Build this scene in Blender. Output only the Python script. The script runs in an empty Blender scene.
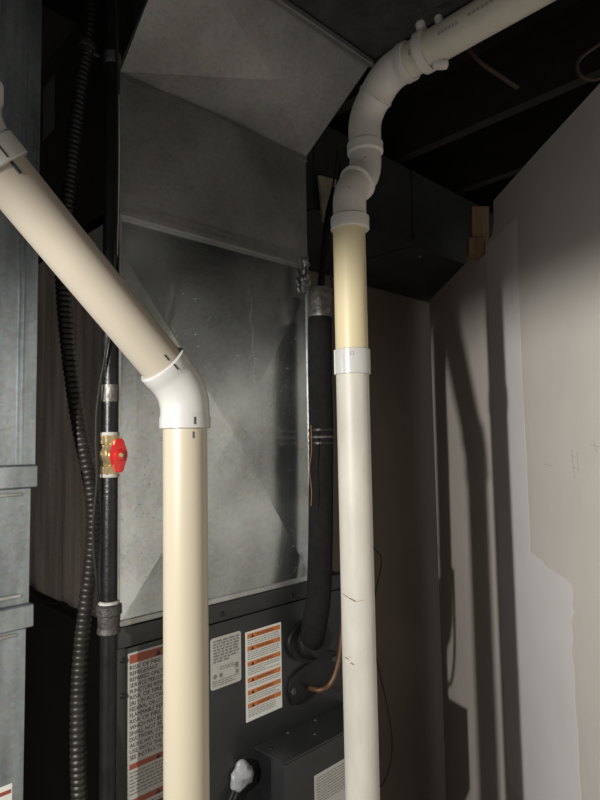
import bpy, bmesh, math, random
from mathutils import Vector, Matrix
from math import radians as R, sin, cos, pi, sqrt

# ------------------------------------------------------------------ camera
sc = bpy.context.scene
COL = sc.collection
CAM_H = 1.70
F_PX = 585.0
PITCH, ROLL = R(4.1), R(1.0)
fw = Vector((0, cos(PITCH), sin(PITCH)))
rt0 = Vector((1, 0, 0)); up0 = rt0.cross(fw)
rt = rt0 * cos(ROLL) - up0 * sin(ROLL)
up = rt.cross(fw)
cam_d = bpy.data.cameras.new('camera')
cam_d.sensor_fit = 'VERTICAL'; cam_d.sensor_height = 36.0
cam_d.lens = F_PX / 800 * 36.0
cam_d.clip_start = 0.01
cam = bpy.data.objects.new('camera', cam_d); COL.objects.link(cam)
m = Matrix((rt, up, -fw)).transposed().to_4x4()
m.translation = Vector((0, 0, CAM_H))
cam.matrix_world = m
sc.camera = cam

# ------------------------------------------------------------------ light
world = bpy.data.worlds.new('world'); sc.world = world
world.use_nodes = True
bgn = world.node_tree.nodes['Background']
bgn.inputs[0].default_value = (1.0, 0.97, 0.93, 1)
bgn.inputs[1].default_value = 0.19

def light(name, kind, loc, energy, color, **kw):
    d = bpy.data.lights.new(name, kind); d.energy = energy; d.color = color
    for k, v in kw.items(): setattr(d, k, v)
    o = bpy.data.objects.new(name, d); COL.objects.link(o); o.location = loc
    return o
# shaded flood lamp standing behind the viewer on the left; its hood cuts the light above
LAMP = Vector((-0.95, -0.50, CAM_H + 0.19))
lamp = light('flood_lamp', 'SPOT', LAMP, 190, (1.0, 0.965, 0.90), shadow_soft_size=0.02,
             spot_size=R(134), spot_blend=0.16)
aim = Vector((cos(R(58)) * cos(R(60)), sin(R(58)) * cos(R(60)), -sin(R(60))))
lamp.rotation_euler = aim.to_track_quat('-Z', 'Y').to_euler()

vs = sc.view_settings
vs.view_transform = 'Standard'; vs.look = 'None'; vs.gamma = 1.0
vs.use_curve_mapping = False; vs.exposure = 0.0

# ------------------------------------------------------------------ frames
# unit frame: w along the front of the heating unit, o outward from it, z from eye level
U = Vector((sin(R(46)), cos(R(46)), 0)); N = Vector((U.y, -U.x, 0)); Z = Vector((0, 0, 1))
CORNER = Vector((-0.3585, 1.15, CAM_H))
def W(w, o, z): return CORNER + U * w + N * o + Z * z
def ray(px, py): return fw + rt * ((px - 300) / F_PX) + up * ((400 - py) / F_PX)
def at_depth(px, py, d):
    v = ray(px, py); return v * (d / v.y) + Z * CAM_H
def on_front(px, py, o=0.0):
    v = ray(px, py); p0 = W(0, o, 0) - Z * CAM_H
    return v * (p0.dot(N) / v.dot(N)) + Z * CAM_H
def on_side(px, py, w=0.0):
    v = ray(px, py); p0 = W(w, 0, 0) - Z * CAM_H
    return v * (p0.dot(U) / v.dot(U)) + Z * CAM_H
random.seed(7)

# ------------------------------------------------------------------ materials
def mat(name, base, rough=0.5, metal=0.0, var=0.0, vscale=8.0, bump=0.0, bscale=60.0,
        stretch=None, spec=0.5, coat=0.0, dark=None):
    m = bpy.data.materials.new(name); m.use_nodes = True
    nt = m.node_tree; b = nt.nodes['Principled BSDF']
    b.inputs['Roughness'].default_value = rough
    b.inputs['Metallic'].default_value = metal
    b.inputs['Specular IOR Level'].default_value = spec
    b.inputs['Coat Weight'].default_value = coat
    b.inputs['Base Color'].default_value = (*base, 1)
    if var or bump:
        tc = nt.nodes.new('ShaderNodeTexCoord'); mp = nt.nodes.new('ShaderNodeMapping')
        nt.links.new(tc.outputs['Object'], mp.inputs[0])
        if stretch: mp.inputs['Scale'].default_value = stretch
    if var:
        n = nt.nodes.new('ShaderNodeTexNoise'); n.inputs['Scale'].default_value = vscale
        n.inputs['Detail'].default_value = 6; n.inputs['Roughness'].default_value = 0.6
        nt.links.new(mp.outputs[0], n.inputs[0])
        rp = nt.nodes.new('ShaderNodeValToRGB')
        d = dark or tuple(c * (1 - var) for c in base)
        l = tuple(min(1, c * (1 + var * 0.5)) for c in base)
        rp.color_ramp.elements[0].position = 0.3; rp.color_ramp.elements[1].position = 0.7
        rp.color_ramp.elements[0].color = (*d, 1); rp.color_ramp.elements[1].color = (*l, 1)
        nt.links.new(n.outputs['Fac'], rp.inputs[0])
        nt.links.new(rp.outputs[0], b.inputs['Base Color'])
    if bump:
        n2 = nt.nodes.new('ShaderNodeTexNoise'); n2.inputs['Scale'].default_value = bscale
        n2.inputs['Detail'].default_value = 4
        nt.links.new(mp.outputs[0], n2.inputs[0])
        bp = nt.nodes.new('ShaderNodeBump'); bp.inputs['Strength'].default_value = bump
        bp.inputs['Distance'].default_value = 0.004
        nt.links.new(n2.outputs['Fac'], bp.inputs['Height'])
        nt.links.new(bp.outputs[0], b.inputs['Normal'])
    return m

def galvanised(name, base, rough, metal, streak=(1, 1, 1), vscale=5.0, var=0.35, spangle=0.12, bump=0.12):
    """zinc coated sheet: cloudy tone, fine spangle, uneven gloss"""
    m = bpy.data.materials.new(name); m.use_nodes = True
    nt = m.node_tree; b = nt.nodes['Principled BSDF']; L = nt.links.new
    tc = nt.nodes.new('ShaderNodeTexCoord'); mp = nt.nodes.new('ShaderNodeMapping')
    mp.inputs['Scale'].default_value = streak
    L(tc.outputs['Object'], mp.inputs[0])
    n = nt.nodes.new('ShaderNodeTexNoise'); n.inputs['Scale'].default_value = vscale
    n.inputs['Detail'].default_value = 5; L(mp.outputs[0], n.inputs[0])
    v = nt.nodes.new('ShaderNodeTexVoronoi'); v.inputs['Scale'].default_value = 140
    L(tc.outputs['Object'], v.inputs[0])
    rp = nt.nodes.new('ShaderNodeValToRGB')
    rp.color_ramp.elements[0].position = 0.32; rp.color_ramp.elements[1].position = 0.68
    rp.color_ramp.elements[0].color = (*[c * (1 - var) for c in base], 1)
    rp.color_ramp.elements[1].color = (*[min(1, c * (1 + var * .5)) for c in base], 1)
    L(n.outputs['Fac'], rp.inputs[0])
    mx = nt.nodes.new('ShaderNodeMixRGB'); mx.blend_type = 'OVERLAY'; mx.inputs[0].default_value = spangle
    L(rp.outputs[0], mx.inputs[1]); L(v.outputs['Color'], mx.inputs[2])
    hs = nt.nodes.new('ShaderNodeHueSaturation'); hs.inputs['Saturation'].default_value = 0.45
    L(mx.outputs[0], hs.inputs['Color'])
    L(hs.outputs[0], b.inputs['Base Color'])
    mr = nt.nodes.new('ShaderNodeMapRange')
    mr.inputs[3].default_value = rough - 0.08; mr.inputs[4].default_value = rough + 0.12
    L(n.outputs['Fac'], mr.inputs[0]); L(mr.outputs[0], b.inputs['Roughness'])
    b.inputs['Metallic'].default_value = metal
    n2 = nt.nodes.new('ShaderNodeTexNoise'); n2.inputs['Scale'].default_value = 220
    n2.inputs['Detail'].default_value = 3; L(tc.outputs['Object'], n2.inputs[0])
    bp = nt.nodes.new('ShaderNodeBump'); bp.inputs['Strength'].default_value = bump
    bp.inputs['Distance'].default_value = 0.003
    L(n2.outputs['Fac'], bp.inputs['Height']); L(bp.outputs[0], b.inputs['Normal'])
    return m

M = {}
M['galv'] = galvanised('galvanised_sheet', (0.48, 0.56, 0.575), 0.19, 0.92, bump=0.04)
M['galv_edge'] = galvanised('galvanised_cleat', (0.42, 0.44, 0.43), 0.38, 0.7, vscale=12)
M['galv_dull'] = galvanised('dull_galvanised_sheet', (0.30, 0.295, 0.275), 0.45, 0.6, bump=0.2)
M['galv_left'] = galvanised('bright_galvanised_sheet', (0.27, 0.37, 0.43), 0.28, 0.8, streak=(3, 3, .5), vscale=6, var=0.5, bump=0.06)
M['galv_brown_reflection'] = galvanised('galvanised_sheet_brown_reflection', (0.58, 0.51, 0.44), 0.5, 0.25, streak=(5, 5, .4), vscale=8)  # brown reflection of the surroundings put into the base colour
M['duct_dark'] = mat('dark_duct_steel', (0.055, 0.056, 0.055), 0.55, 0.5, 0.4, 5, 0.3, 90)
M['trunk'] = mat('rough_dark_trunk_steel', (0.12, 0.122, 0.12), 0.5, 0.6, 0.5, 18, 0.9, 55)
M['cab'] = mat('graphite_cabinet_paint', (0.024, 0.026, 0.027), 0.38, 0.1, 0.25, 9, 0.05, 200)
M['cab_black'] = mat('black_plastic', (0.009, 0.009, 0.010), 0.42, 0.0, 0.3, 20, spec=0.35)
M['foam'] = mat('black_foam_insulation', (0.012, 0.012, 0.012), 0.9, 0.0, 0.3, 60, 0.3, 300, spec=0.1)
M['iron'] = mat('black_iron', (0.022, 0.022, 0.023), 0.35, 0.5, 0.5, 25, 0.2, 150)
M['iron_grey'] = mat('grey_malleable_iron', (0.085, 0.08, 0.076), 0.55, 0.5, 0.5, 60, 0.6, 150)
M['tape_seal'] = mat('white_thread_tape', (0.45, 0.44, 0.41), 0.6, 0, 0.3, 90, 0.4, 200)
M['brass'] = mat('brass', (0.78, 0.60, 0.32), 0.32, 0.9, 0.25, 60)
M['red'] = mat('red_handle_paint', (0.50, 0.015, 0.015), 0.35, 0, 0.15, 50, coat=0.3)
M['steel'] = mat('plain_steel', (0.5, 0.5, 0.5), 0.35, 0.9)
M['conduit'] = mat('dark_flexible_steel', (0.035, 0.032, 0.029), 0.45, 0.5, 0.4, 40)
M['pvc'] = mat('cream_pvc', (0.43, 0.385, 0.295), 0.38, 0, 0.05, 7, stretch=(1, 1, .25))
M['pvc_diag'] = mat('beige_pvc', (0.37, 0.33, 0.27), 0.36, 0, 0.06, 6)
M['pvc_old'] = mat('yellowed_pvc', (0.58, 0.50, 0.32), 0.42, 0, 0.10, 10, stretch=(1, 1, .2))
M['pvc_dirty'] = mat('smudged_white_pvc', (0.49, 0.47, 0.42), 0.48, 0, 0.16, 22, stretch=(1, 1, .3))
M['pvc_top'] = mat('printed_grey_white_pvc', (0.60, 0.56, 0.48), 0.42, 0, 0.08, 10)
M['fit'] = mat('white_fitting', (0.47, 0.465, 0.45), 0.28, 0, 0.03, 20, coat=0.2)
M['fit_grey'] = mat('dusty_white_fitting', (0.64, 0.61, 0.57), 0.4, 0, 0.10, 18)
M['ink'] = mat('black_ink', (0.02, 0.018, 0.02), 0.6)
M['ink_grey'] = mat('grey_print', (0.17, 0.165, 0.155), 0.6)
M['paper'] = mat('white_label', (0.66, 0.66, 0.62), 0.5, 0, 0.05, 40)
M['paper_grey'] = mat('grey_label', (0.42, 0.415, 0.39), 0.5, 0, 0.08, 60)
M['orange'] = mat('orange_label_bar', (0.52, 0.16, 0.035), 0.5)
M['redbar'] = mat('red_label_bar', (0.27, 0.06, 0.03), 0.5)
M['copper'] = mat('copper', (0.14, 0.08, 0.045), 0.55, 0.6, 0.35, 50)
M['putty'] = mat('grey_sealant_putty', (0.33, 0.34, 0.36), 0.35, 0, 0.25, 60, 0.8, 60)
M['wire'] = mat('black_wire', (0.012, 0.011, 0.011), 0.5)
M['wire_white'] = mat('pale_wire', (0.55, 0.54, 0.50), 0.45)
M['wire_orange'] = mat('orange_wire', (0.20, 0.07, 0.03), 0.6)
M['wire_brown'] = mat('brown_cable', (0.10, 0.06, 0.04), 0.6)
M['drop'] = mat('water_drop', (0.36, 0.39, 0.39), 0.2, 0.0, spec=0.8)
M['wood'] = mat('sawn_pine', (0.30, 0.19, 0.10), 0.75, 0, 0.35, 14, 0.2, 80, stretch=(6, 6, .6))
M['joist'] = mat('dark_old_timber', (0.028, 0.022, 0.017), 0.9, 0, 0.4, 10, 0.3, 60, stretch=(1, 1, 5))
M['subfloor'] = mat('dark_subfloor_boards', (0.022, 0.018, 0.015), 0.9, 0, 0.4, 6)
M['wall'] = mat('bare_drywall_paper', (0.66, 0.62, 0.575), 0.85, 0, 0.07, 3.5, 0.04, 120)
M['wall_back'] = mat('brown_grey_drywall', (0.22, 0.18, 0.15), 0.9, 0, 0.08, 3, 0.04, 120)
M['mud'] = mat('joint_compound', (0.76, 0.735, 0.735), 0.8, 0, 0.05, 5, 0.05, 90)
M['floor'] = mat('concrete', (0.28, 0.27, 0.26), 0.85, 0, 0.2, 4, 0.2, 40)
M['pencil'] = mat('pencil_grey', (0.33, 0.31, 0.29), 0.8)
M['foil'] = mat('foil_tape', (0.17, 0.16, 0.15), 0.45, 0.5, 0.5, 40, 0.9, 60)
M['kraft'] = mat('tan_insulation_paper', (0.34, 0.29, 0.21), 0.8, 0, 0.3, 30, 0.4, 50)
M['tag_grey'] = mat('dark_grey_paper', (0.16, 0.15, 0.14), 0.6, 0, 0.2, 40)  # plain dark grey tone for the paper tag
M['stain'] = mat('rust_stain', (0.20, 0.12, 0.06), 0.8)

# ------------------------------------------------------------------ mesh helpers
def new_obj(name, bm, material, parent=None, smooth=False, angle=35):
    bmesh.ops.recalc_face_normals(bm, faces=bm.faces)
    me = bpy.data.meshes.new(name)
    if smooth:
        for f in bm.faces: f.smooth = True
    bm.to_mesh(me); bm.free()
    if smooth and hasattr(me, 'set_sharp_from_angle'): me.set_sharp_from_angle(angle=R(angle))
    me.materials.append(M[material] if isinstance(material, str) else material)
    o = bpy.data.objects.new(name, me); COL.objects.link(o)
    if parent is not None:
        o.parent = parent
        o.matrix_parent_inverse = Matrix.Translation(-parent.location)
    return o
def tag(o, label=None, cat=None, group=None, kind=None):
    for k, v in (('label', label), ('category', cat), ('group', group), ('kind', kind)):
        if v: o[k] = v
    return o
def thing(name, label, cat, loc, group=None):
    o = bpy.data.objects.new(name, None); COL.objects.link(o); o.location = loc
    o.empty_display_size = 0.05
    tag(o, label, cat, group); bpy.context.view_layer.update(); return o

def hexa(bm, pts):
    """eight points: bottom loop of four, top loop of four"""
    v = [bm.verts.new(p) for p in pts]
    for f in ((0, 1, 2, 3), (7, 6, 5, 4), (0, 4, 5, 1), (1, 5, 6, 2), (2, 6, 7, 3), (3, 7, 4, 0)):
        bm.faces.new([v[i] for i in f])
def ubox(bm, w0, w1, o0, o1, z0, z1):
    hexa(bm, [W(w0, o0, z0), W(w1, o0, z0), W(w1, o1, z0), W(w0, o1, z0),
              W(w0, o0, z1), W(w1, o0, z1), W(w1, o1, z1), W(w0, o1, z1)])
def bevel(bm, r, seg=2):
    bmesh.ops.bevel(bm, geom=list(bm.edges), offset=r, segments=seg, affect='EDGES', profile=0.6)
def ubox_obj(name, w0, w1, o0, o1, z0, z1, material, parent=None, bev=0.0):
    bm = bmesh.new(); ubox(bm, w0, w1, o0, o1, z0, z1)
    if bev: bevel(bm, bev)
    return new_obj(name, bm, material, parent, smooth=bool(bev))
def prism(bm, pts, d):
    """polygon (list of Vectors) extruded by the vector d"""
    a = [bm.verts.new(p) for p in pts]; b = [bm.verts.new(p + d) for p in pts]
    bm.faces.new(a); bm.faces.new(b[::-1])
    for i in range(len(pts)):
        j = (i + 1) % len(pts); bm.faces.new([a[i], b[i], b[j], a[j]])

def sweep(bm, pts, rad, seg=24, cap=True, ridge=None):
    """tube through pts with a radius for each point"""
    pts = [Vector(p) for p in pts]; n = len(pts)
    if not hasattr(rad, '__len__'): rad = [rad] * n
    tan = []
    for i in range(n):
        a = pts[max(i - 1, 0)]; b = pts[min(i + 1, n - 1)]
        t = b - a
        if t.length < 1e-9: t = tan[-1] if tan else Vector((0, 0, 1))
        tan.append(t.normalized())
    ref = Vector((1, 0, 0)) if abs(tan[0].x) < 0.9 else Vector((0, 1, 0))
    nrm = (ref - tan[0] * ref.dot(tan[0])).normalized()
    rings = []
    for i in range(n):
        nrm = (nrm - tan[i] * nrm.dot(tan[i])).normalized()
        bn = tan[i].cross(nrm)
        rings.append([bm.verts.new(pts[i] + (nrm * cos(2 * pi * k / seg) + bn * sin(2 * pi * k / seg)) * rad[i]) for k in range(seg)])
    for i in range(n - 1):
        for k in range(seg):
            l = (k + 1) % seg
            bm.faces.new([rings[i][k], rings[i][l], rings[i + 1][l], rings[i + 1][k]])
    if cap:
        bm.faces.new(rings[0][::-1]); bm.faces.new(rings[-1])
def tube_obj(name, pts, rad, material, parent=None, seg=24):
    bm = bmesh.new(); sweep(bm, pts, rad, seg)
    return new_obj(name, bm, material, parent, smooth=True)
def lathe_along(bm, p, d, prof, seg=28):
    """prof: list of (distance along d, radius)"""
    d = d.normalized()
    # doubled points keep crisp steps: sweep uses the neighbours for tangents, so pass a straight axis
    ref = Vector((1, 0, 0)) if abs(d.x) < 0.9 else Vector((0, 1, 0))
    a = (ref - d * ref.dot(d)).normalized(); b = d.cross(a)
    rings = [[bm.verts.new(p + d * s + (a * cos(2 * pi * k / seg) + b * sin(2 * pi * k / seg)) * r) for k in range(seg)] for s, r in prof]
    for i in range(len(rings) - 1):
        for k in range(seg):
            l = (k + 1) % seg
            bm.faces.new([rings[i][k], rings[i][l], rings[i + 1][l], rings[i + 1][k]])
    bm.faces.new(rings[0][::-1]); bm.faces.new(rings[-1])
def lathe_obj(name, p, d, prof, material, parent=None, seg=28):
    bm = bmesh.new(); lathe_along(bm, p, d, prof, seg)
    return new_obj(name, bm, material, parent, smooth=True)
def spline(ctrl, n=12):
    """Catmull-Rom through the control points"""
    c = [Vector(p) for p in ctrl]; c = [c[0] * 2 - c[1]] + c + [c[-1] * 2 - c[-2]]
    out = []
    for i in range(1, len(c) - 2):
        for k in range(n):
            t = k / n; p0, p1, p2, p3 = c[i - 1:i + 3]
            out.append(0.5 * ((2 * p1) + (p2 - p0) * t + (2 * p0 - 5 * p1 + 4 * p2 - p3) * t * t + (3 * p1 - p0 - 3 * p2 + p3) * t ** 3))
    out.append(c[-2]); return out
def elbow(bm, corner, din, dout, l_in, l_out, r_body, r_hub, hub_in, hub_out, bend=0.032, seg=32):
    """fitting: comes in along din, leaves along dout; hubs at both ends"""
    din = din.normalized(); dout = dout.normalized()
    ang = din.angle(dout); tl = bend                                  # tangent length
    a = corner - din * tl; b = corner + dout * tl
    pts, rad = [], []
    s = corner - din * l_in
    step = 0.0035
    if hub_in > 0:
        pts += [s, s + din * 0.0012, s + din * (hub_in - step), s + din * hub_in]
        rad += [r_hub - 0.0012, r_hub, r_hub, r_body]
    else:
        pts += [s]; rad += [r_body]
    # arc as quadratic bezier with fine steps
    for k in range(13):
        t = k / 12
        pts.append(a * (1 - t) ** 2 + corner * 2 * t * (1 - t) + b * t * t); rad.append(r_body)
    e = corner + dout * l_out
    if hub_out > 0:
        pts += [e - dout * hub_out, e - dout * (hub_out - step), e - dout * 0.0012, e]
        rad += [r_body, r_hub, r_hub, r_hub - 0.0012]
    else:
        pts += [e]; rad += [r_body]
    sweep(bm, pts, rad, seg)

# text -> mesh, laid in the plane (ax, ay)
def text_mesh(name, s, origin, ax, ay, height, material, parent, width=None, lift=Vector((0, 0, 0)), bold=0.0):
    cu = bpy.data.curves.new('t', 'FONT'); cu.body = s; cu.size = 1.0; cu.resolution_u = 2; cu.offset = bold
    t = bpy.data.objects.new('t', cu); COL.objects.link(t)
    dg = bpy.context.evaluated_depsgraph_get(); dg.update()
    me = bpy.data.meshes.new_from_object(t.evaluated_get(dg))
    bpy.data.objects.remove(t); bpy.data.curves.remove(cu)
    xs = [v.co.x for v in me.vertices]
    x0, x1 = min(xs), max(xs)
    sy = height / 0.70; sx = sy if width is None else width / (x1 - x0)
    for v in me.vertices:
        v.co = origin + ax * ((v.co.x - x0) * sx) + ay * (v.co.y * sy) + lift
    me.materials.clear(); me.materials.append(M[material]); me.name = name
    o = bpy.data.objects.new(name, me); COL.objects.link(o)
    o.parent = parent
    if parent.parent is None: o.matrix_parent_inverse = Matrix.Translation(-parent.location)
    else: o.matrix_parent_inverse = parent.matrix_world.inverted()
    return o
def child(o, parent):
    """attach a built mesh as a sub-part"""
    bpy.context.view_layer.update()
    o.parent = parent; o.matrix_parent_inverse = parent.matrix_world.inverted(); return o
def flat(bm, o, ax, ay, x0, x1, y0, y1):
    v = [bm.verts.new(o + ax * x + ay * y) for x, y in ((x0, y0), (x1, y0), (x1, y1), (x0, y1))]
    bm.faces.new(v)
def fine_print(bm, o, ax, ay, x0, x1, ys, h, gap=0.0025, wmin=.004, wmax=.013, fill=1.0):
    for y in ys:
        x = x0
        end = x0 + (x1 - x0) * (fill if random.random() < .7 else random.uniform(.5, 1))
        while x < end:
            ww = min(random.uniform(wmin, wmax), end - x)
            if ww > .001: flat(bm, o, ax, ay, x, x + ww, y, y + h)
            x += ww + gap

# ------------------------------------------------------------------ setting
fl = bmesh.new()
hexa(fl, [Vector(p) for p in ((-2.2, -1.2, -.05), (1.6, -1.2, -.05), (1.6, 3.6, -.05), (-2.2, 3.6, -.05),
                              (-2.2, -1.2, 0), (1.6, -1.2, 0), (1.6, 3.6, 0), (-2.2, 3.6, 0))])
tag(new_obj('floor', fl, 'floor'), 'grey concrete floor under the heating unit', 'floor', kind='structure')

# right wall: drywall running away from the camera, top cut down where the branch duct passes
DW = Vector((-0.022, 1, 0)).normalized()
PW = Vector((0.678, 0, 0)); NW = Vector((DW.y, -DW.x, 0))          # NW points away from the room
def onw(y, z, off=0.0): return Vector((0.678 - 0.022 * y, y, CAM_H + z)) - NW * off
def wall_px(px, py, off=0.0):
    v = ray(px, py); t = (PW.dot(NW) - off) / v.dot(NW); p = v * t; return p.y, p.z
bm = bmesh.new()
prof = [(-0.6, -CAM_H), (2.72, -CAM_H), (2.72, .655), (2.35, .656), (2.0, .66), (1.87, .662), (1.85, .70), (1.845, .768), (1.5, .762), (1.2, .752), (.6, .745), (-0.6, .74)]
prism(bm, [onw(y, z) for y, z in prof], NW * 0.0127)
wall_r = tag(new_obj('wall_right', bm, 'wall'), 'unpainted drywall partition with a ragged cut top', 'wall', kind='structure')
# joint compound: vertical band on the sheet joint, with a wide patch below
edge = [(517, 217), (519, 300), (522, 380), (526, 450), (529, 520), (530, 552), (537, 557), (541, 561), (545, 562), (550, 569),
        (558, 574), (566, 579), (571, 584), (573, 592), (572, 604), (574, 612), (571, 622), (573, 640), (571, 652),
        (574, 668), (575, 700), (578, 735), (579, 770), (582, 810), (586, 900)]
poly = [wall_px(*p) for p in edge]
poly.sort(key=lambda q: -q[1])
bm = bmesh.new(); ra, rb, rc = [], [], []
for y, z in poly:
    ra.append(bm.verts.new(onw(y, z, 0))); rb.append(bm.verts.new(onw(y, z, .0004))); rc.append(bm.verts.new(onw(1.93, min(z, .66), .0004)))
for i in range(len(poly) - 1):
    bm.faces.new([ra[i], ra[i + 1], rb[i + 1], rb[i]]); bm.faces.new([rb[i], rb[i + 1], rc[i + 1], rc[i]])
new_obj('joint_compound', bm, 'mud', wall_r)
# pencil scribble and smudges on the wall paper
bm = bmesh.new()
for a, b in (((572, 450), (575, 478)), ((577, 452), (579, 470)), ((570, 455), (577, 458)), ((573, 466), (580, 472)),
             ((594, 440), (597, 452)), ((591, 445), (600, 447)), ((544, 464), (554, 466))):
    p = [Vector(onw(*wall_px(*q), .0008)) for q in (a, b)]
    sweep(bm, p, .0004, 5)
new_obj('pencil_mark', bm, 'pencil', wall_r)

# back wall parallel to the unit front
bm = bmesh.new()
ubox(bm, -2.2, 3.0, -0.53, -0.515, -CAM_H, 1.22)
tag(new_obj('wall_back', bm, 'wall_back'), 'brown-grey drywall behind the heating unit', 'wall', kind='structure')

# ceiling: dark subfloor on joists running front to back
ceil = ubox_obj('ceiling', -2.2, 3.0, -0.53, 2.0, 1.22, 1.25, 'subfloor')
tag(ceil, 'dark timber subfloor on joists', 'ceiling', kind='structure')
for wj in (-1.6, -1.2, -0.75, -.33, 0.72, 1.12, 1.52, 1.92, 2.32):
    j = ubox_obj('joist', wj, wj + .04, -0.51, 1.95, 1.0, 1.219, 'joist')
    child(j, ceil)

# ------------------------------------------------------------------ furnace cabinet below (foot of the unit)
base = W(0.3, -.25, -CAM_H)
t = thing('furnace', 'dark grey furnace cabinet standing on the floor under the coil cabinet', 'furnace', base)
ubox_obj('body', 0.0, .65, -.50, -.02, -CAM_H + .001, -.905, 'cab', t, .004)
ubox_obj('door', 0.01, .64, -.019, .0, -CAM_H + .03, -1.32, 'cab', t, .004)
ubox_obj('door', 0.01, .64, -.019, .0, -1.30, -.91, 'cab', t, .004)

# ------------------------------------------------------------------ coil cabinet
cc = thing('coil_cabinet', 'graphite metal coil cabinet with warning stickers below the galvanised plenum', 'cabinet', W(.3, -.25, -.90))
ubox_obj('body', 0.0, .65, -.50, -.012, -.900, -.352, 'cab', cc, .003)
ubox_obj('top_rail', -.001, .651, -.012, .010, -.388, -.350, 'cab', cc, .004)
ubox_obj('corner_post', -.001, .016, -.012, .004, -.900, -.390, 'cab', cc, .002)
ubox_obj('front_panel', .0175, .650, -.012, .000, -.899, -.393, 'cab', cc, .003)
for w_, z_ in ((.010, -.412), (.010, -.478), (.010, -.700), (.24, -.372), (.45, -.372)):
    lathe_obj('screw', W(w_, .003 if w_ < .1 else .009, z_), N, [(0, .0055), (.002, .0055), (.004, .003)], 'cab_black', cc, 10)

UX, UZ = U, Z
LIFT = N * 0.0012
# sticker with the big capital lines, red bars
def sticker(name, w0, w1, z0, z1, material, label, parent, o=0.0, r=0.0):
    bm = bmesh.new(); ubox(bm, w0, w1, o, o + .0008, z0, z1)
    s = new_obj(name, bm, material, parent); s['label'] = label; return s
s1 = sticker('warning_sticker', .0225, .170, -.700, -.404, 'paper_grey', 'grey sticker of bold capital lines with red bars', cc)
O1 = W(.0225, 0.0, 0)
lines = ['RISK OF FIRE', 'REFRIGERANT', 'REPAIRED ONLY', 'SERVICE PERSONNEL', 'PUNCTURE REFR', 'RISK OF FIRE. DI', 'ERLY IN ACCORDA', 'FEDERAL OR LOCA',
         'FLAMMABLE REFR', 'RISK OF FIRE. AU', 'WHICH MAY BE A', 'SHALL NOT BE IN', 'DUCTWORK, OTH', 'AUXILIARY DEVIC', 'USE WITH THE SP', 'SEE INSTRUCTION']
for za, zb_ in ((-.424, -.408), (-.622, -.612), (-.689, -.678)):
    bm = bmesh.new(); flat(bm, W(0, .0012, 0), U, Z, .026, .166, za, zb_)
    child(new_obj('red_bar', bm, 'redbar'), s1)
adv = .0112
for i, ln in enumerate(lines):
    z = -.436 - i * adv
    text_mesh('lettering', ln, W(.0265, .0013, z), U, Z, .0082, 'ink', s1, width=.0056 * len(ln), bold=0.0)
bm = bmesh.new()
fine_print(bm, W(0, .0013, 0), U, Z, .027, .164, [-.630 - .0065 * k for k in range(7)], .0028, .002)
fine_print(bm, W(0, .0013, 0), U, Z, .027, .164, [-.697], .0028, .002)
tag(child(new_obj('fine_print', bm, 'ink_grey'), s1), kind='stuff')
for zt in (-.4225, -.6215, -.6885):
    bm = bmesh.new(); a = W(.082, .0014, zt); prism(bm, [a, a + U * .013, a + U * .0065 + Z * .012 * (1 if zt > -.5 else .7)], N * .0002)
    child(new_obj('warning_triangle', bm, 'ink'), s1)

# rating plate
def rounded_rect(w0, w1, z0, z1, r, o):
    pts = []
    for cx, cz, a0 in ((w1 - r, z1 - r, 0), (w0 + r, z1 - r, 90), (w0 + r, z0 + r, 180), (w1 - r, z0 + r, 270)):
        for k in range(4):
            a = R(a0 + 30 * k); pts.append(W(cx + r * cos(a), o, cz + r * sin(a)))
    return pts
bm = bmesh.new(); prism(bm, rounded_rect(.216, .299, -.532, -.423, .006, 0), N * .0008)
s2 = new_obj('rating_sticker', bm, 'paper_grey', cc); s2['label'] = 'small grey rating sticker with rounded corners and dense black print'
bm = bmesh.new()
fine_print(bm, W(0, .0012, 0), U, Z, .223, .293, [-.433 - .0062 * k for k in range(8)], .0042, .0028, .005, .016)
fine_print(bm, W(0, .0012, 0), U, Z, .240, .285, [-.489 - .0045 * k for k in range(2)], .0022, .002)
fine_print(bm, W(0, .0012, 0), U, Z, .221, .292, [-.516 - .0045 * k for k in range(3)], .0020, .002, fill=.7)
for w_ in (.227, .243):
    c = W(w_, .0012, -.505)
    v = [bm.verts.new(c + U * cos(k * pi / 6) * .005 + Z * sin(k * pi / 6) * .005) for k in range(12)]; bm.faces.new(v)
flat(bm, W(0, .0012, 0), U, Z, .282, .291, -.500, -.488)
flat(bm, W(0, .0012, 0), U, Z, .283, .291, -.512, -.504)
tag(child(new_obj('fine_print', bm, 'ink_grey'), s2), kind='stuff')

# tall sticker with six orange bars
s3 = sticker('warning_sticker', .312, .421, -.629, -.431, 'paper', 'tall white sticker with six orange warning bars', cc)
tops = [-.436, -.464, -.498, -.534, -.561, -.590]
for zt in tops:
    bm = bmesh.new(); flat(bm, W(0, .0012, 0), U, Z, .317, .417, zt - .0105, zt)
    child(new_obj('orange_bar', bm, 'orange'), s3)
for zt in tops:
    bm = bmesh.new(); a = W(.327, .0014, zt - .0095); prism(bm, [a, a + U * .010, a + U * .005 + Z * .0085], N * .0002)
    child(new_obj('warning_triangle', bm, 'ink'), s3)
for zt in tops:
    text_mesh('lettering', 'WARNING', W(.343, .0014, zt - .0082), U, Z, .0060, 'ink', s3, width=.052, bold=.01)
bm = bmesh.new()
nxt = tops[1:] + [-.622]
for zt, zn in zip(tops, nxt):
    zs = []
    z = zt - .0155
    while z > zn + .0025: zs.append(z); z -= .0046
    fine_print(bm, W(0, .0012, 0), U, Z, .318, .400 if zn == -.622 else .414, zs, .0017, .0016, .003, .010)
tag(child(new_obj('fine_print', bm, 'ink_grey'), s3), kind='stuff')

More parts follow.
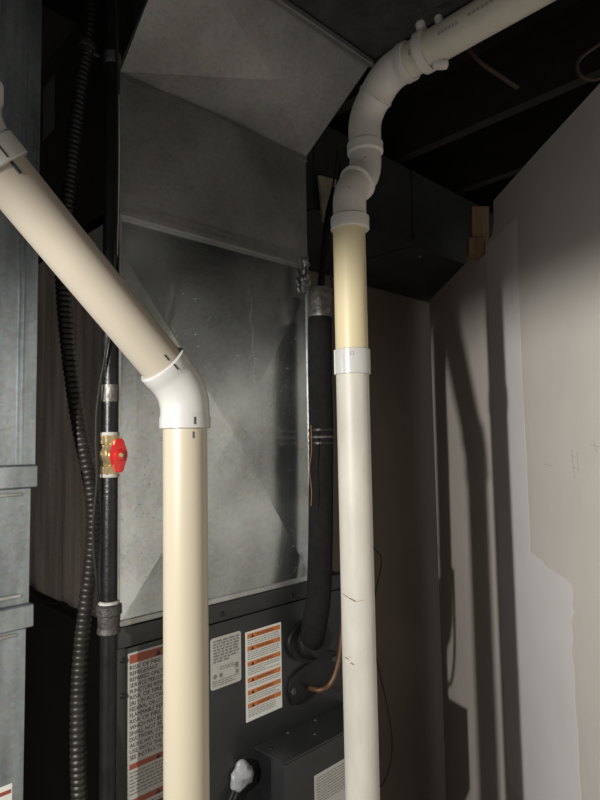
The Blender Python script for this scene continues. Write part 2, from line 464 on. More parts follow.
# ports: oval plate of the suction line, angled plate of the liquid line
bm = bmesh.new()
prism(bm, [W(.512 + .078 * cos(a), 0, -.495 + .052 * sin(a) - .10 * .078 * cos(a)) for a in [2 * pi * k / 32 for k in range(32)]], N * .012)
bevel(bm, .003, 1)
pp = new_obj('suction_port_plate', bm, 'cab_black', cc, True)
bm = bmesh.new()
prism(bm, [W(w_, 0, z_) for w_, z_ in ((.436, -.598), (.444, -.570), (.470, -.556), (.575, -.536), (.606, -.545), (.612, -.575), (.590, -.612), (.480, -.640), (.448, -.632))], N * .008)
bevel(bm, .003, 2)
lp = new_obj('liquid_port_plate', bm, 'cab_black', cc, True)
for w_, z_, par in ((.452, -.600, lp), (.598, -.562, lp), (.452, -.500, pp)):
    bm = bmesh.new(); lathe_along(bm, W(w_, .007, z_), N, [(0, .008), (.003, .008), (.0045, .006), (.0035, .0035)], 14)
    child(new_obj('screw', bm, 'iron_grey', None, True), par)

# projecting service cover with flat top
ubox_obj('service_cover_back', .345, .64, .001, .052, -.90, -.697, 'cab_black', cc, .002)
cv = ubox_obj('service_cover', .336, .645, .053, .100, -.90, -.694, 'cab', cc, .006)
tp = ubox_obj('service_cover_lid', .334, .645, .001, .101, -.693, -.688, 'cab', cc, .0015)
for w_, o_ in ((.355, .035), (.43, .01), (.47, .06), (.52, .012)):
    lathe_obj('screw', W(w_, o_, -.688), Z, [(0, .004), (.002, .0035)], 'cab_black' if w_ < .4 else 'iron_grey', cc, 10)
s4 = sticker('data_sticker', .425, .60, -.89, -.750, 'paper_grey', 'pale sticker on the projecting service cover', cc, .1005)
bm = bmesh.new(); fine_print(bm, W(0, .1017, 0), U, Z, .432, .59, [-.760 - .006 * k for k in range(10)], .0022, .002)
tag(child(new_obj('fine_print', bm, 'ink_grey'), s4), kind='stuff')

# sealant lump with two cables under it
bm = bmesh.new()
bmesh.ops.create_icosphere(bm, subdivisions=3, radius=1)
c0 = W(.292, .008, -.728)
rnd = [random.uniform(.86, 1.14) for _ in range(40)]
for v in bm.verts:
    p = v.co.copy(); k = 1 + .14 * sin(4 * p.x + 3 * p.z) + .10 * sin(7 * p.z + 2 * p.y) + .05 * sin(13 * p.x)
    v.co = c0 + U * p.x * .029 * k + Z * p.z * .030 * k + N * (p.y * .014 * k + .003)
tag(new_obj('sealant_lump', bm, 'putty', None, True, 80), 'lumpy pale grey sealant plug on the coil cabinet front', 'sealant')
ct = thing('cable_pair', 'two thin black cables running down from the sealant plug', 'cable', W(.25, .01, -.85))
for k in range(2):
    tube_obj('cable', spline([W(.285 - .012 * k, .012, -.745), W(.255 - .018 * k, .014, -.79), W(.215 - .03 * k, .012, -.86), W(.20 - .03 * k, .012, -.899)]), .0035, 'wire', ct, 8)

# ------------------------------------------------------------------ galvanised plenum
pl = thing('supply_plenum', 'tall galvanised sheet metal plenum with cross-broken panels above the coil cabinet', 'duct', W(.26, -.25, -.349))
ZB, ZS, ZH, ZT = -.349, .476, .762, .985
PWID = .530
def cross_panel(name, w0, w1, z0, z1, h, material, o0=0.0, side=False, cw=.5, cz=.5):
    bm = bmesh.new()
    if not side: f = lambda a, b, c: W(a, b, c)
    else: f = lambda a, b, c: W(-b, a, c)
    q = [f(w0, o0, z0), f(w1, o0, z0), f(w1, o0, z1), f(w0, o0, z1)]
    c = f(w0 + (w1 - w0) * cw, o0 + h, z0 + (z1 - z0) * cz)
    b = [f(w0, o0 - .003, z0), f(w1, o0 - .003, z0), f(w1, o0 - .003, z1), f(w0, o0 - .003, z1)]
    vq = [bm.verts.new(p) for p in q]; vc = bm.verts.new(c); vb = [bm.verts.new(p) for p in b]
    for i in range(4):
        j = (i + 1) % 4
        bm.faces.new([vq[i], vq[j], vc]); bm.faces.new([vq[i], vb[i], vb[j], vq[j]])
    bm.faces.new(vb[::-1])
    return new_obj(name, bm, material, pl)
cross_panel('front_panel', 0, PWID, ZB, .395, .028, 'galv')
bm = bmesh.new(); hexa(bm, [W(0, -.004, .395), W(PWID, -.004, .395), W(PWID, 0, .395), W(0, 0, .395), W(0, -.0092, ZS - .008), W(PWID, -.0092, ZS - .008), W(PWID, -.0052, ZS - .008), W(0, -.0052, ZS - .008)])
new_obj('front_strip', bm, 'galv', pl)
cross_panel('front_panel', 0, PWID + .005, ZS + .012, ZH, .016, 'galv_dull', cz=.96)
cross_panel('side_panel', -.49, -.002, ZB, ZS - .012, .003, 'galv_brown_reflection', side=True, o0=0)
cross_panel('side_panel', -.49, -.002, ZS + .012, ZT, .003, 'duct_dark', side=True, o0=0)  # galvanised side above the lamp's reach: shade put in as dark steel
# right and rear faces
ubox_obj('end_panel', PWID - .003, PWID, -.49, -.004, ZB, ZH, 'galv_dull', pl)
ubox_obj('rear_panel', 0.0, PWID, -.493, -.490, ZB, ZT, 'galv_dull', pl)
ubox_obj('upper_end_panel', PWID - .003, PWID, -.49, -.004, ZH + .001, ZT, 'galv_dull', pl)
# base flange and drive cleats, corner seam
bm = bmesh.new(); ubox(bm, -.001, PWID + .002, -.002, .004, ZB - .0005, ZB + .012); bevel(bm, .0015, 1)
new_obj('base_flange', bm, 'galv_edge', pl)
def cleat(w0, w1, z, hh, th, material):
    bm = bmesh.new()
    ubox(bm, w0, w1, -.008, th, z - hh, z - hh * .25); ubox(bm, w0, w1, -.002, th * .55, z - hh * .25, z + hh)
    return new_obj('cleat', bm, material, pl)
cleat(-.002, PWID + .004, ZS, .014, .009, 'galv_dull')
cleat(-.001, PWID + .005, ZH - .006, .008, .006, 'galv_dull')
bm = bmesh.new()
ubox(bm, PWID - .002, PWID + .004, -.006, .004, ZB, ZS - .014)
new_obj('corner_seam', bm, 'galv_edge', pl)
bm = bmesh.new()
ubox(bm, -.004, .004, -.006, .004, ZB, ZS - .014)
new_obj('corner_seam', bm, 'galv_edge', pl)
# sealant smeared at the corner of the seam
bm = bmesh.new()
for k in range(26):
    c = W(PWID - .012 + random.uniform(-.012, .016), .006, ZS - .03 + random.uniform(-.05, .03))
    mt_ = Matrix.Translation(c) @ Matrix.Diagonal((.006, .006, random.uniform(.006, .014), 1))
    bmesh.ops.create_icosphere(bm, subdivisions=1, radius=1, matrix=mt_)
new_obj('seam_sealant', bm, 'galv_edge', pl, True)
# hood: flares outward to the overhead trunk
HO, HZ = .222, .922
HW = .545
bm = bmesh.new()
q = [W(0, 0.002, ZH + .002), W(PWID + .005, 0.002, ZH + .002), W(HW, HO, HZ), W(-.005, HO, HZ)]
hn = (q[1] - q[0]).cross(q[3] - q[0]).normalized()
if hn.dot(N) < 0 and hn.z > 0: hn = -hn
hn = hn if hn.z < 0 else -hn
c = (q[0] + q[1] + q[2] + q[3]) / 4 + hn * .02 + U * .05
vq = [bm.verts.new(p) for p in q]; vc = bm.verts.new(c); vb = [bm.verts.new(p - hn * .003) for p in q]
for i in range(4):
    j = (i + 1) % 4; bm.faces.new([vq[i], vq[j], vc]); bm.faces.new([vq[i], vb[i], vb[j], vq[j]])
bm.faces.new(vb[::-1])
new_obj('hood', bm, 'galv_dull', pl)
for w_ in (-.004, PWID + .004):
    bm = bmesh.new(); prism(bm, [W(w_, .001, ZH + .006), W(w_ + (.004 if w_ > 0 else 0), HO, HZ + .004), W(w_ + (.004 if w_ > 0 else 0), HO, ZT), W(w_, .001, ZT)], U * .0025)
    new_obj('hood_cheek', bm, 'duct_dark', pl)
bm = bmesh.new(); ubox(bm, -.006, HW + .002, HO - .004, HO + .010, HZ - .012, HZ + .004); bevel(bm, .002, 1)
new_obj('hood_flange', bm, 'galv_dull', pl)
# rows of condensation
bm = bmesh.new()
def drop(w_, z_, r):
    # height of the cross-broken face here
    a = abs(w_ - PWID / 2) / (PWID / 2); b = abs(z_ - (ZB + .395) / 2) / ((.395 - ZB) / 2)
    o_ = max(0, .028 * (1 - max(a, b)))
    bmesh.ops.create_icosphere(bm, subdivisions=1, radius=1, matrix=Matrix.Translation(W(w_, o_, z_)) @ Matrix.Diagonal((r, r, r * 1.15, 1)))
for k in range(760):
    w_ = random.uniform(.005, .525); z_ = random.uniform(-.33, .44)
    if random.random() < .45: w_ = random.uniform(.003, .14)
    drop(w_, z_, random.choice((.0005, .0007, .0008, .0011)))
for k in range(90):                                     # the streaked run down the middle
    z_ = -.30 + .68 * k / 90; drop(.335 + .004 * sin(k * .7) + random.uniform(-.002, .002), z_, random.uniform(.0006, .0012))
dr = new_obj('condensation', bm, 'drop', pl, True); dr['kind'] = 'stuff'
# paper label on the plenum's side
bm = bmesh.new(); pq = [on_side(x, y, -.0035) for x, y in ((43, 142), (55, 128), (55, 74), (43, 89))]
prism(bm, pq, -U * .0006)
sl = tag(new_obj('paper_tag', bm, 'tag_grey', pl)); sl['label'] = 'narrow grey paper tag on the shaded upper side panel'

# ------------------------------------------------------------------ overhead trunk and branch duct
tr = thing('trunk_duct', 'rough dark trunk duct overhead reached by the plenum hood', 'duct', W(.2, .8, HZ))
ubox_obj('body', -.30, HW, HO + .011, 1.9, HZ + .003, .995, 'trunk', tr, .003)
bm = bmesh.new(); ubox(bm, HW + .0005, HW + .008, HO + .011, 1.9, HZ - .002, HZ + .02)
new_obj('edge_flange', bm, 'duct_dark', tr)
BZ = .664
br = thing('branch_duct', 'dark horizontal branch duct crossing to the drywall partition', 'duct', W(1.0, -.28, BZ))
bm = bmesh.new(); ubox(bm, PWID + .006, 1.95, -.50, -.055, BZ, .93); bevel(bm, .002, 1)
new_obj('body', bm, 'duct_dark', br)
bm = bmesh.new(); ubox(bm, PWID + .008, 1.94, -.055, -.049, BZ - .003, BZ + .016)
new_obj('edge_cleat', bm, 'duct_dark', br)
for w_ in (.62, 1.1):
    bm = bmesh.new(); ubox(bm, w_, w_ + .022, -.4995, -.050, BZ - .003, .929)
    new_obj('cleat', bm, 'duct_dark', br)
for w_, o_ in ((.95, -.2), (1.22, -.11)):
    lathe_obj('screw', W(w_, o_, BZ), -Z, [(0, .005), (.004, .004)], 'galv_edge', br, 8)
# tan insulation paper showing between plenum and branch
bm = bmesh.new(); prism(bm, [on_front(x, y, -.03) for x, y in ((319, 175), (337, 180), (331, 214), (324, 222))], -N * .008)
tag(new_obj('insulation_scrap', bm, 'kraft'), 'scrap of tan insulation paper behind the white elbows', 'insulation')

# wood block wedged above the drywall beside the branch duct
wb = thing('wood_block', 'sawn pine block standing on the cut top of the drywall', 'wood block', at_depth(481, 250, 1.93))
def vbox(name, px0, px1, py0, py1, d, th, material, parent):
    a = at_depth(px0, py1, d); b = at_depth(px1, py1, d); c = at_depth(px1, py0, d); e = at_depth(px0, py0, d)
    bm = bmesh.new(); prism(bm, [a, b, c, e], Vector((.012, th, 0))); bevel(bm, .002, 1)
    return new_obj(name, bm, material, parent)
vbox('upper_block', 472, 489, 206, 238, 1.94, .07, 'wood', wb)
vbox('lower_block', 469, 485, 237, 253, 1.93, .075, 'wood', wb)

# ------------------------------------------------------------------ return duct on the left
rd = thing('return_duct', 'bright galvanised return duct with folded cleats beside the heating unit', 'duct', W(-.46, -.25, -CAM_H))
def wedge(px, py, o=.045):
    p = on_front(px, py, o) - CORNER; return p.dot(U), p.z
wr, _ = wedge(38, 300)
z1a = wedge(37, 465)[1]; z1b = wedge(37, 487)[1]
w2 = wedge(30, 550)[0]; z2a = wedge(32, 603)[1]; z2b = wedge(32, 626)[1]; w3 = wedge(25, 700)[0]
def dsec(name, w1, z0, z1):
    return ubox_obj(name, -.78, w1, -.175, .045, z0, z1, 'galv_left', rd, .002)
dsec('upper_section', wr, z1a + .0005, .985)
dsec('middle_section', w2, z2a + .0005, z1b - .0005)
dsec('lower_section', w3, -CAM_H + .001, z2b - .0005)
for a, b, w_ in ((z1b, z1a, wr + .002), (z2b, z2a, w2 + .006)):
    bm = bmesh.new(); ubox(bm, -.782, w_, -.177, .052, a, b); bevel(bm, .002, 1)
    new_obj('cleat', bm, 'galv_left', rd)
for zf, wz in ((z1b - .010, w2), (z2a + .016, w2), (z2b - .008, w3)):
    bm = bmesh.new(); ubox(bm, -.78, wz - .014, .045, .048, zf - .003, zf + .003); bevel(bm, .001, 1)
    new_obj('fold', bm, 'galv_edge', rd)
# vertical bead lines
for dw in (.022, .030):
    bm = bmesh.new(); ubox(bm, wr - dw - .0015, wr - dw, .045, .0462, z1a + .002, .98)
    new_obj('bead', bm, 'galv_left', rd)
ws, zs = wedge(12, 784)
bm = bmesh.new(); ubox(bm, ws - .12, ws, .0455, .0463, zs - .10, zs + .002)
st = new_obj('sticker', bm, 'paper', rd); st['label'] = 'white sticker with a red stripe near the duct foot'
bm = bmesh.new(); flat(bm, W(0, .0468, 0), U, Z, ws - .12, ws - .002, zs - .012, zs - .006)
child(new_obj('red_stripe', bm, 'redbar'), st)

# ------------------------------------------------------------------ left vent pipe
RP = .0302
E1 = at_depth(185, 392, .81)
DG = (-U + Z).normalized()
vp = thing('vent_pipe', 'cream vent pipe with a diagonal run joined by white elbows', 'pipe', Vector((E1.x, E1.y, 0)))
tube_obj('lower_pipe', [Vector((E1.x + .001, E1.y, .002)), E1 - Z * .040], RP, 'pvc', vp, 40)
T2 = .393
E2 = E1 + DG * T2
tube_obj('diagonal_pipe', [E1 + DG * .035, E1 + DG * (T2 - .035)], RP, 'pvc_diag', vp, 40)
bm = bmesh.new(); elbow(bm, E1, -DG, -Z, .052, .051, .0338, .0350, .016, .018, .028, 40)
e1 = new_obj('elbow', bm, 'fit', vp, True)
bm = bmesh.new(); elbow(bm, E2, DG, Z, .052, .054, .0335, .0355, .030, .022, .028, 40)
e2 = new_obj('elbow', bm, 'fit', vp, True)
tube_obj('upper_pipe', [E2 + Z * .03, Vector((E2.x, E2.y, CAM_H + .99))], RP, 'pvc_diag', vp, 40)
# rib on the outside of the elbow
bm = bmesh.new()
side_dir = U
sweep(bm, spline([E1 + U * .0325 - Z * .018, E1 + U * .036 - Z * .024, E1 + U * .036 - Z * .036, E1 + U * .033 - Z * .044], 4), .0035, 8)
child(new_obj('mould_mark', bm, 'fit', None, True), e1)
# black fitter's tick marks
def tick(parent, p, axis_pt, axis, direction, length, rr=.0011):
    bm = bmesh.new(); sweep(bm, [p - direction * length / 2, p + direction * length / 2], rr, 6)
    child(new_obj('tick_mark', bm, 'ink', None, True), parent)
def surf_point(A, d, s, r, toward):
    """point on a tube surface facing the direction toward"""
    c = A + d * s; v = toward - d * toward.dot(d); return c + v.normalized() * r
eye = Vector((0, 0, CAM_H))
side = (eye - E1).normalized()
rightish = U * .45 + N * .0
tick(vp, surf_point(E1, DG, .062, RP, side + rightish), 0, 0, DG, .009)
tick(vp, surf_point(E1, DG, .046, .0352, side + rightish), 0, 0, DG, .009)
tick(vp, surf_point(E1, -Z, .041, .0352, side + rightish * .8), 0, 0, Z, .010)
tick(vp, surf_point(E1, -Z, .060, RP, side + rightish * .8), 0, 0, Z, .009)
s2_ = (eye - E2).normalized()
tick(vp, surf_point(E2, -DG, .040, .0355, s2_ + U * .55), 0, 0, DG, .016, .0012)
tick(vp, surf_point(E2, -DG, .060, RP, s2_ + U * .62), 0, 0, DG, .014, .0022)

# ------------------------------------------------------------------ right vent pipe
A0 = at_depth(349, 230, 1.07)
vr = thing('vent_pipe', 'weathered white vent pipe with a coupling and an S of grey elbows overhead', 'pipe', Vector((A0.x, A0.y, 0)))
zc0 = at_depth(350, 375, 1.07).z; zc1 = at_depth(350, 350, 1.07).z
low = tube_obj('lower_pipe', [Vector((A0.x, A0.y, .002)), Vector((A0.x, A0.y, zc0 + .01))], RP, 'pvc_dirty', vr, 40)
tube_obj('aged_pipe', [Vector((A0.x, A0.y, zc1 - .01)), Vector((A0.x, A0.y, A0.z + .012))], RP, 'pvc_old', vr, 40)
h = zc1 - zc0
cpl = lathe_obj('coupling', Vector((A0.x, A0.y, zc0)), Z, [(0, .0318), (.001, .0335), (h - .001, .0335), (h, .0318)], 'fit', vr, 40)
# small square mark and the seam rib on the coupling
sv = (eye - A0); sv.z = 0; sv.normalize(); tv = Vector((-sv.y, sv.x, 0))
bm = bmesh.new()
pm = Vector((A0.x, A0.y, zc1 - .011)) + sv * .0338
for a, b in (((-.003, -.003), (.003, -.003)), ((.003, -.003), (.003, .003)), ((.003, .003), (-.003, .003)), ((-.003, .003), (-.003, -.003))):
    sweep(bm, [pm + tv * a[0] + Z * a[1], pm + tv * b[0] + Z * b[1]], .0006, 5)
child(new_obj('moulded_mark', bm, 'pencil'), cpl)
bm = bmesh.new(); pr = Vector((A0.x, A0.y, 0)) + (sv * .35 - tv * .93).normalized() * .0335
sweep(bm, [pr + Z * (zc0 + .001), pr + Z * (zc1 - .001)], .0014, 8)
child(new_obj('seam_rib', bm, 'fit', None, True), cpl)
# rust scratches on the lower pipe
def on_pipe(px, py):
    zz = at_depth(px, py, 1.04).z; dx = at_depth(px, py, 1.04).x - A0.x
    dx = max(-.029, min(.029, dx)); return Vector((A0.x + dx, A0.y - sqrt(RP ** 2 - dx * dx) - .0003, zz))
for a, b, r_ in (((343, 596), (352, 600), .0006), ((350, 599), (355, 601), .0011), ((354, 602), (364, 600), .0003), ((346, 660), (349, 661), .0008), ((351, 664), (354, 665), .001), ((350, 658), (351, 659), .0006)):
    pts = [on_pipe(a[0] + (b[0] - a[0]) * k / 4, a[1] + (b[1] - a[1]) * k / 4) for k in range(5)]
    bm = bmesh.new(); sweep(bm, pts, r_, 5)
    child(new_obj('rust_scratch', bm, 'stain'), low)

B1 = Vector((A0.x + .002, A0.y, at_depth(350, 192, 1.07).z))
offd = Vector((.037, .037, .0523)).normalized()
B2 = B1 + offd * .073
B3 = Vector((B2.x, B2.y, B2.z + .115))
upN = (N + Z).normalized()
B4 = B3 + upN * .086
bm = bmesh.new(); elbow(bm, B1, Z, offd, B1.z - A0.z + .001, .040, .0312, .0360, .027, .012, .026, 40)
e = new_obj('elbow', bm, 'fit_grey', vr, True)
bm = bmesh.new(); elbow(bm, B2, offd, Z, .040, .060, .0308, .0352, 0.0, .022, .026, 40)
new_obj('elbow', bm, 'fit_grey', vr, True)
bm = bmesh.new(); elbow(bm, B3, Z, upN, .056, .040, .0318, .0335, 0, .006, .03, 40)
new_obj('elbow', bm, 'fit_grey', vr, True)
bm = bmesh.new(); elbow(bm, B4, upN, N, .046, .052, .0328, .0350, .006, .020, .03, 40)
new_obj('elbow', bm, 'fit_grey', vr, True)
top = tube_obj('horizontal_pipe', [B4 + N * .03, B4 + N * 1.1], RP, 'pvc_top', vr, 40)
# dark dabs on the elbows
for p, s_, r_ in ((surf_point(B1, Z, -.006, .0325, eye - B1), 1, .0028), (surf_point(B2, Z, .018, .0318, eye - B2), 1, .0022),
                  (surf_point(B2, Z, .008, .0318, eye - B2 + U * .3), 1, .0018), (surf_point(B2, Z, .030, .0318, eye - B2 - U * .1), 1, .0016)):
    bm = bmesh.new(); bmesh.ops.create_icosphere(bm, subdivisions=1, radius=r_ * .8, matrix=Matrix.Translation(p))
    new_obj('cement_dab', bm, 'pencil', vr, True)
# blurred black print along the pipe
eyd = (eye - (B4 + N * .2)).normalized()
perp = (eyd - N * eyd.dot(N)).normalized(); tang = N.cross(perp).normalized()
if tang.z < 0: tang = -tang
def pipe_print(s0, s1, off, hh, nblk):
    """short smudged blocks of worn print following the curve of the pipe"""
    bm = bmesh.new(); x = s0
    wd = (s1 - s0) / nblk
    for k in range(nblk):
        a0 = off; pts = []
        for a, s in ((a0, x), (a0, x + wd * .72), (a0 + hh, x + wd * .72), (a0 + hh, x)):
            an = a / RP; pts.append(B4 + N * s + (perp * cos(an) + tang * sin(an)) * (RP + .0004))
        if random.random() < .85: bm.faces.new([bm.verts.new(p) for p in pts])
        x += wd
    child(new_obj('worn_print', bm, 'pencil'), top)
pipe_print(.128, .168, .012, .006, 6)
pipe_print(.185, .255, .014, .005, 9)
pipe_print(.066, .082, .008, .010, 2)

# hanger clamp round the horizontal pipe
hc = thing('pipe_clamp', 'white plastic pipe clamp with bolt lugs round the overhead pipe', 'clamp', B4 + N * .09 - Z * .036)
def ring(bm, c, d, r0, r1, wdt, seg=36):
    ref = Z - d * Z.dot(d); a = ref.normalized(); b = d.cross(a)
    V = []
    for s, r in ((-wdt / 2, r0), (-wdt / 2, r1), (wdt / 2, r1), (wdt / 2, r0)):
        V.append([bm.verts.new(c + d * s + (a * cos(2 * pi * k / seg) + b * sin(2 * pi * k / seg)) * r) for k in range(seg)])
    for i in range(4):
        for k in range(seg):
            l = (k + 1) % seg; bm.faces.new([V[i][k], V[i][l], V[(i + 1) % 4][l], V[(i + 1) % 4][k]])
bm = bmesh.new(); ring(bm, B4 + N * .085, N, RP + .0003, .0365, .017); new_obj('band', bm, 'fit_grey', hc, True)
lathe_obj('bolt_lug', B4 + N * .100 - Z * .030 + U * .004, (N * .8 - Z * .35 + U * .2), [(0, .009), (.014, .009), (.022, .0075), (.024, .004)], 'fit_grey', hc, 16)
lathe_obj('bolt_lug', B4 + N * .085 + Z * .033 - U * .012, Z - U * .4, [(0, .009), (.012, .009), (.016, .006)], 'fit_grey', hc, 12)
lathe_obj('strap_nub', B4 + N * .120 + Z * .028 - U * .010, Z - U * .4, [(0, .007), (.010, .007), (.013, .005)], 'fit_grey', hc, 12)

# ------------------------------------------------------------------ gas pipe with red-handled valve
GD = 1.075
G0 = at_depth(110, 440, GD); gx, gy = G0.x, G0.y
def gz(py): return at_depth(109, py, GD).z
def gp(z): return Vector((gx, gy, z))
gpz = thing('gas_pipe', 'black iron gas pipe with brass valve in front of the plenum corner', 'pipe', gp(0))
GR = .0150
tube_obj('upper_pipe', [gp(gz(436)), gp(gz(62))], GR, 'iron', gpz, 24)
tube_obj('middle_pipe', [gp(gz(604)), gp(gz(474))], GR * .96, 'iron', gpz, 24)
tube_obj('lower_pipe', [gp(.002), gp(gz(626))], GR, 'iron', gpz, 24)
tube_obj('riser', [gp(gz(52)), gp(CAM_H + .98)], .0115, 'iron', gpz, 20)
lathe_obj('reducer', gp(gz(66)), Z, [(0, .0155), (.002, .0165), (.022, .0165), (.026, .013)], 'iron_grey', gpz)
lathe_obj('pipe_sticker', gp(gz(402)), Z, [(0, .0159), (0.0001, GR + .0006), (gz(385) - gz(402), GR + .0006), (gz(385) - gz(402) + .0001, .0159)], 'foil', gpz)
zv0, zv1 = gz(475), gz(435)
H = zv1 - zv0
vb_ = lathe_obj('valve_body', gp(zv0), Z, [(0, .0165), (.001, .0175), (.016, .0175), (.018, .015), (.024, .015), (.030, .0185), (H - .030, .0185), (H - .024, .015), (H - .018, .015), (H - .016, .0175), (H - .001, .0175), (H, .0165)], 'brass', gpz, 8)
for z_ in (zv0 - .004, zv1 - .002):
    lathe_obj('thread_tape', gp(z_), Z, [(0, .0162), (.002, .0172), (.006, .0168), (.007, .016)], 'tape_seal', gpz, 20)
# red lever seen end on, set toward the viewer's right
vd = (eye - gp(0)); vd.z = 0; vd.normalize(); vr_ = Vector((-vd.y, vd.x, 0)); vr_ = -vr_ if vr_.x < 0 else vr_
hd = (vd * .92 + vr_ * .38).normalized(); ht = Vector((-hd.y, hd.x, 0))
zc = (zv0 + zv1) / 2
vc = gp(zc)
lathe_obj('stem', vc + hd * .010, hd, [(0, .009), (.018, .009)], 'brass', gpz, 14)
bm = bmesh.new()
out = [(-.018, .010), (-.012, .016), (-.009, .034), (-.005, .039), (.005, .039), (.009, .034), (.012, .015), (.017, .010), (.018, 0), (.016, -.011), (.012, -.016), (.010, -.034), (.006, -.041), (-.006, -.041), (-.009, -.034), (-.012, -.016), (-.018, -.010)]
prism(bm, [vc + hd * .0235 + vr_ * .004 + ht * a * .84 + Z * b * .76 for a, b in out], hd * .011); bevel(bm, .002, 2)
hl = new_obj('handle', bm, 'red', gpz, True)
bm = bmesh.new(); lathe_along(bm, vc + hd * .0345 + vr_ * .004, hd, [(0, .0105), (.003, .0095), (.004, .007)], 18); child(new_obj('handle_boss', bm, 'red', None, True), hl)
bm = bmesh.new(); lathe_along(bm, vc + hd * .0375 + vr_ * .004, hd, [(0, .005), (.003, .005), (.004, .003)], 6); child(new_obj('nut', bm, 'brass', None, False), hl)
# iron coupling lower down
zk = gz(634); hk = gz(603) - zk
lathe_obj('coupling', gp(zk), Z, [(0, .0160), (.003, .0205), (.010, .0205), (.013, .0185), (.020, .0195), (hk * .62, .0200), (hk * .66, .0225), (hk - .004, .0225), (hk, .0175)], 'iron_grey', gpz)
lathe_obj('thread_tape', gp(gz(604)), Z, [(0, .0155), (.0015, .0190), (.004, .0182), (.006, .0155)], 'tape_seal', gpz, 20)

# ------------------------------------------------------------------ flexible conduit
CDP = [(93, -30, 1.14), (91, 15, 1.14), (87, 48, 1.14), (79, 95, 1.135), (71, 165, 1.13), (66, 215, 1.12), (62, 255, 1.115), (64, 305, 1.11), (70, 365, 1.11), (79, 425, 1.11),
       (90, 480, 1.115), (94, 520, 1.12), (91, 565, 1.115), (84, 620, 1.10), (79, 680, 1.08), (78, 745, 1.06), (80, 820, 1.06), (82, 900, 1.06)]
cf = thing('flexible_conduit', 'dark corrugated metal conduit curving down beside the gas pipe', 'conduit', at_depth(82, 900, 1.06))
def corrugated(name, ctrl, r, pitch, material, parent):
    path = spline(ctrl, 40)
    ln = [0.0]
    for i in range(1, len(path)): ln.append(ln[-1] + (path[i] - path[i - 1]).length)
    nst = int(ln[-1] / (pitch / 4)); pts, rad = [], []; j = 0
    prof_ = (0.86, 1.0, 1.03, 0.96)
    for k in range(nst):
        s = k * pitch / 4
        while j < len(ln) - 2 and ln[j + 1] < s: j += 1
        f = (s - ln[j]) / max(1e-9, ln[j + 1] - ln[j])
        pts.append(path[j].lerp(path[j + 1], f)); rad.append(r * prof_[k % 4])
    bm = bmesh.new(); sweep(bm, pts, rad, 14)
    return new_obj(name, bm, material, parent, True, 50)
ctrl = [at_depth(*p) for p in CDP]
corrugated('upper_hose', ctrl[:4], .0105, .0105, 'conduit', cf)
corrugated('lower_hose', ctrl[2:], .0140, .0105, 'conduit', cf)
dcn = (ctrl[3] - ctrl[2]).normalized()
cn = lathe_obj('connector', ctrl[2] - dcn * .012, dcn, [(0, .012), (.002, .0175), (.012, .0175), (.014, .015), (.024, .015), (.027, .012)], 'iron_grey', cf, 12)
bm = bmesh.new(); lathe_along(bm, ctrl[2] + U * .018 - Z * .006, U, [(-.006, .004), (.006, .004)], 8)
child(new_obj('screw', bm, 'copper'), cn)

# thin wires by the gas pipe
tag(tube_obj('thin_cable', spline([at_depth(*p) for p in ((116, -20, 1.06), (117, 60, 1.06), (117.5, 120, 1.055), (117, 190, 1.052), (116, 240, 1.05), (113, 300, 1.05), (107, 345, 1.052), (98, 400, 1.052), (96, 440, 1.052), (97, 480, 1.05), (93, 530, 1.052), (96, 575, 1.055), (99, 603, 1.07))]), .0024, 'wire', None, 8),
    'thin black cable hanging along the gas pipe', 'cable')
tag(tube_obj('pale_wire', spline([at_depth(*p) for p in ((118.5, 95, 1.07), (119, 150, 1.07), (118.5, 200, 1.07), (117, 258, 1.07))]), .0013, 'wire_white', None, 6),
    'short pale wire tight against the gas pipe beside the plenum', 'wire')
wl = thing('loose_wires', 'loose black wires draped along the side of the unit behind the conduit', 'wire', on_side(60, 605, -.02))
for ps in (((24, 583), (32, 588), (41, 601), (52, 603), (64, 603), (74, 612), (86, 617), (97, 620)), ((28, 586), (38, 596), (50, 606), (62, 612), (76, 621), (90, 626))):
    tube_obj('wire', spline([on_side(x, y, -.008) for x, y in ps]), .0026, 'wire', wl, 8)

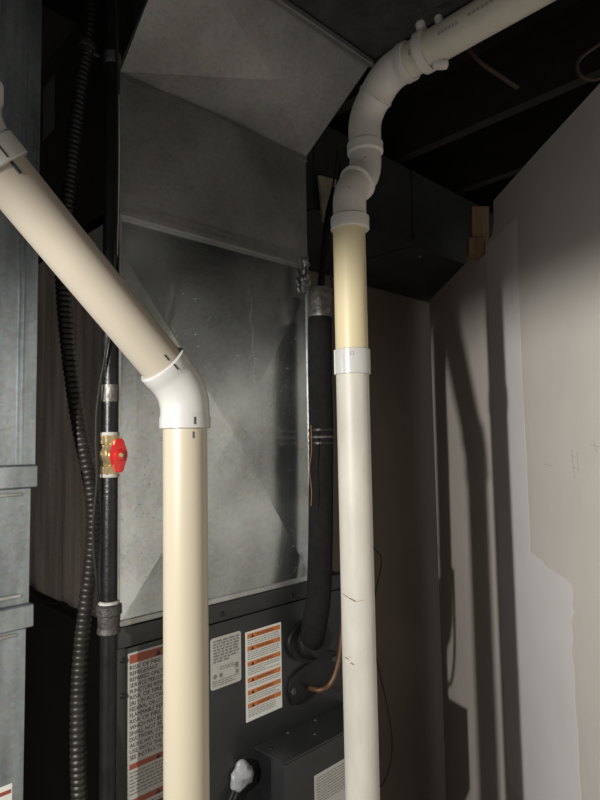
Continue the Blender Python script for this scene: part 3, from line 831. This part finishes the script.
# ------------------------------------------------------------------ refrigerant lines
SD = .060
def sp(px, py, o=SD): return on_front(px, py, o)
sl_ = thing('suction_line', 'black foam-insulated refrigerant line running up beside the plenum', 'refrigerant line', sp(315, 640, .012))
path = spline([sp(311, 640, .015), sp(313, 632, .045), sp(316, 615, .060), sp(319, 590, .060), sp(320.5, 540), sp(321, 480), sp(321, 420), sp(320, 370), sp(320, 318)], 8)
tube_obj('insulation', path, .0305, 'foam', sl_, 24)
tube_obj('foil_collar', [sp(320.5, 321), sp(321, 289)], .0290, 'foil', sl_, 24)
tube_obj('bare_line', [sp(321, 290), sp(324, 250), sp(330, 205, .03), sp(334, 190, .0)], .008, 'foam', sl_, 12)
lathe_obj('end_boot', sp(311, 640, .012), N, [(0, .046), (.01, .046), (.018, .040), (.03, .034)], 'cab_black', sl_, 24)
for py in (430, 437, 443):
    p = sp(327, py, SD); d = (eye - p); d.z = 0; d.normalize()
    lathe_obj('cable_tie', sp(321, py), Z, [(-.003, .0302), (-.0025, .0318), (.0025, .0318), (.003, .0302)], 'iron' if py != 437 else 'iron_grey', sl_, 24)
tag(tube_obj('copper_line', spline([sp(309, 688, .004), sp(312, 688.5, .025), sp(320, 690, .05), sp(330, 684, .062), (sp(337, 668, .07)), sp(341, 645, .075), sp(344, 600, .075), sp(346, 560, .07)], 10), .0062, 'copper', None, 14),
    'bare copper tube curving out of the black port plate', 'copper tube')
tag(tube_obj('orange_wire', spline([sp(311, 425, .09), sp(311.5, 450, .092), sp(309.5, 470, .09), sp(311.5, 490, .092), sp(311, 506, .09)]), .0011, 'wire_orange', None, 6),
    'thin orange wire against the black insulated line', 'wire')
tw = thing('control_cables', 'thin dark control cables rising beside the yellowed pipe', 'cable', sp(322, 300, .03))
for ps in (((338, 150), (333, 185), (326, 215), (322, 250), (317, 300)), ((341, 160), (336, 190), (330, 220), (325, 255), (324, 292)), ((335, 205), (329, 235), (330, 265), (333, 295))):
    tube_obj('cable', spline([on_front(x, y, -.005) for x, y in ps]), .0032, 'wire' if ps[0][0] != 341 else 'conduit', tw, 8)
# wire hanging down the back wall
tag(tube_obj('hanging_wire', spline([at_depth(*p) for p in ((364, 520, 1.9), (373, 546, 1.9), (381, 557, 1.9), (380, 572, 1.9), (376, 590, 1.9), (372, 615, 1.9), (373, 640, 1.9), (379, 670, 1.9), (387, 705, 1.9), (392, 740, 1.9), (390, 765, 1.9), (382, 785, 1.9), (372, 786, 1.9))]), .0022, 'wire', None, 6),
    'thin black wire looping in the dark gap before the back wall', 'wire')
# cables under the joists
tag(tube_obj('brown_cable', spline([at_depth(*p) for p in ((468, 48, 1.55), (480, 62, 1.55), (497, 74, 1.56), (518, 88, 1.58))]), .006, 'wire_brown', None, 8),
    'brown cable dipping below the dark joists', 'cable')
tag(tube_obj('looped_cable', spline([at_depth(*p) for p in ((606, 40, 1.3), (588, 52, 1.3), (578, 62, 1.3), (580, 75, 1.3), (592, 80, 1.3), (606, 76, 1.3))]), .004, 'wire_brown', None, 8),
    'dark looped cable hanging above the drywall top', 'cable')
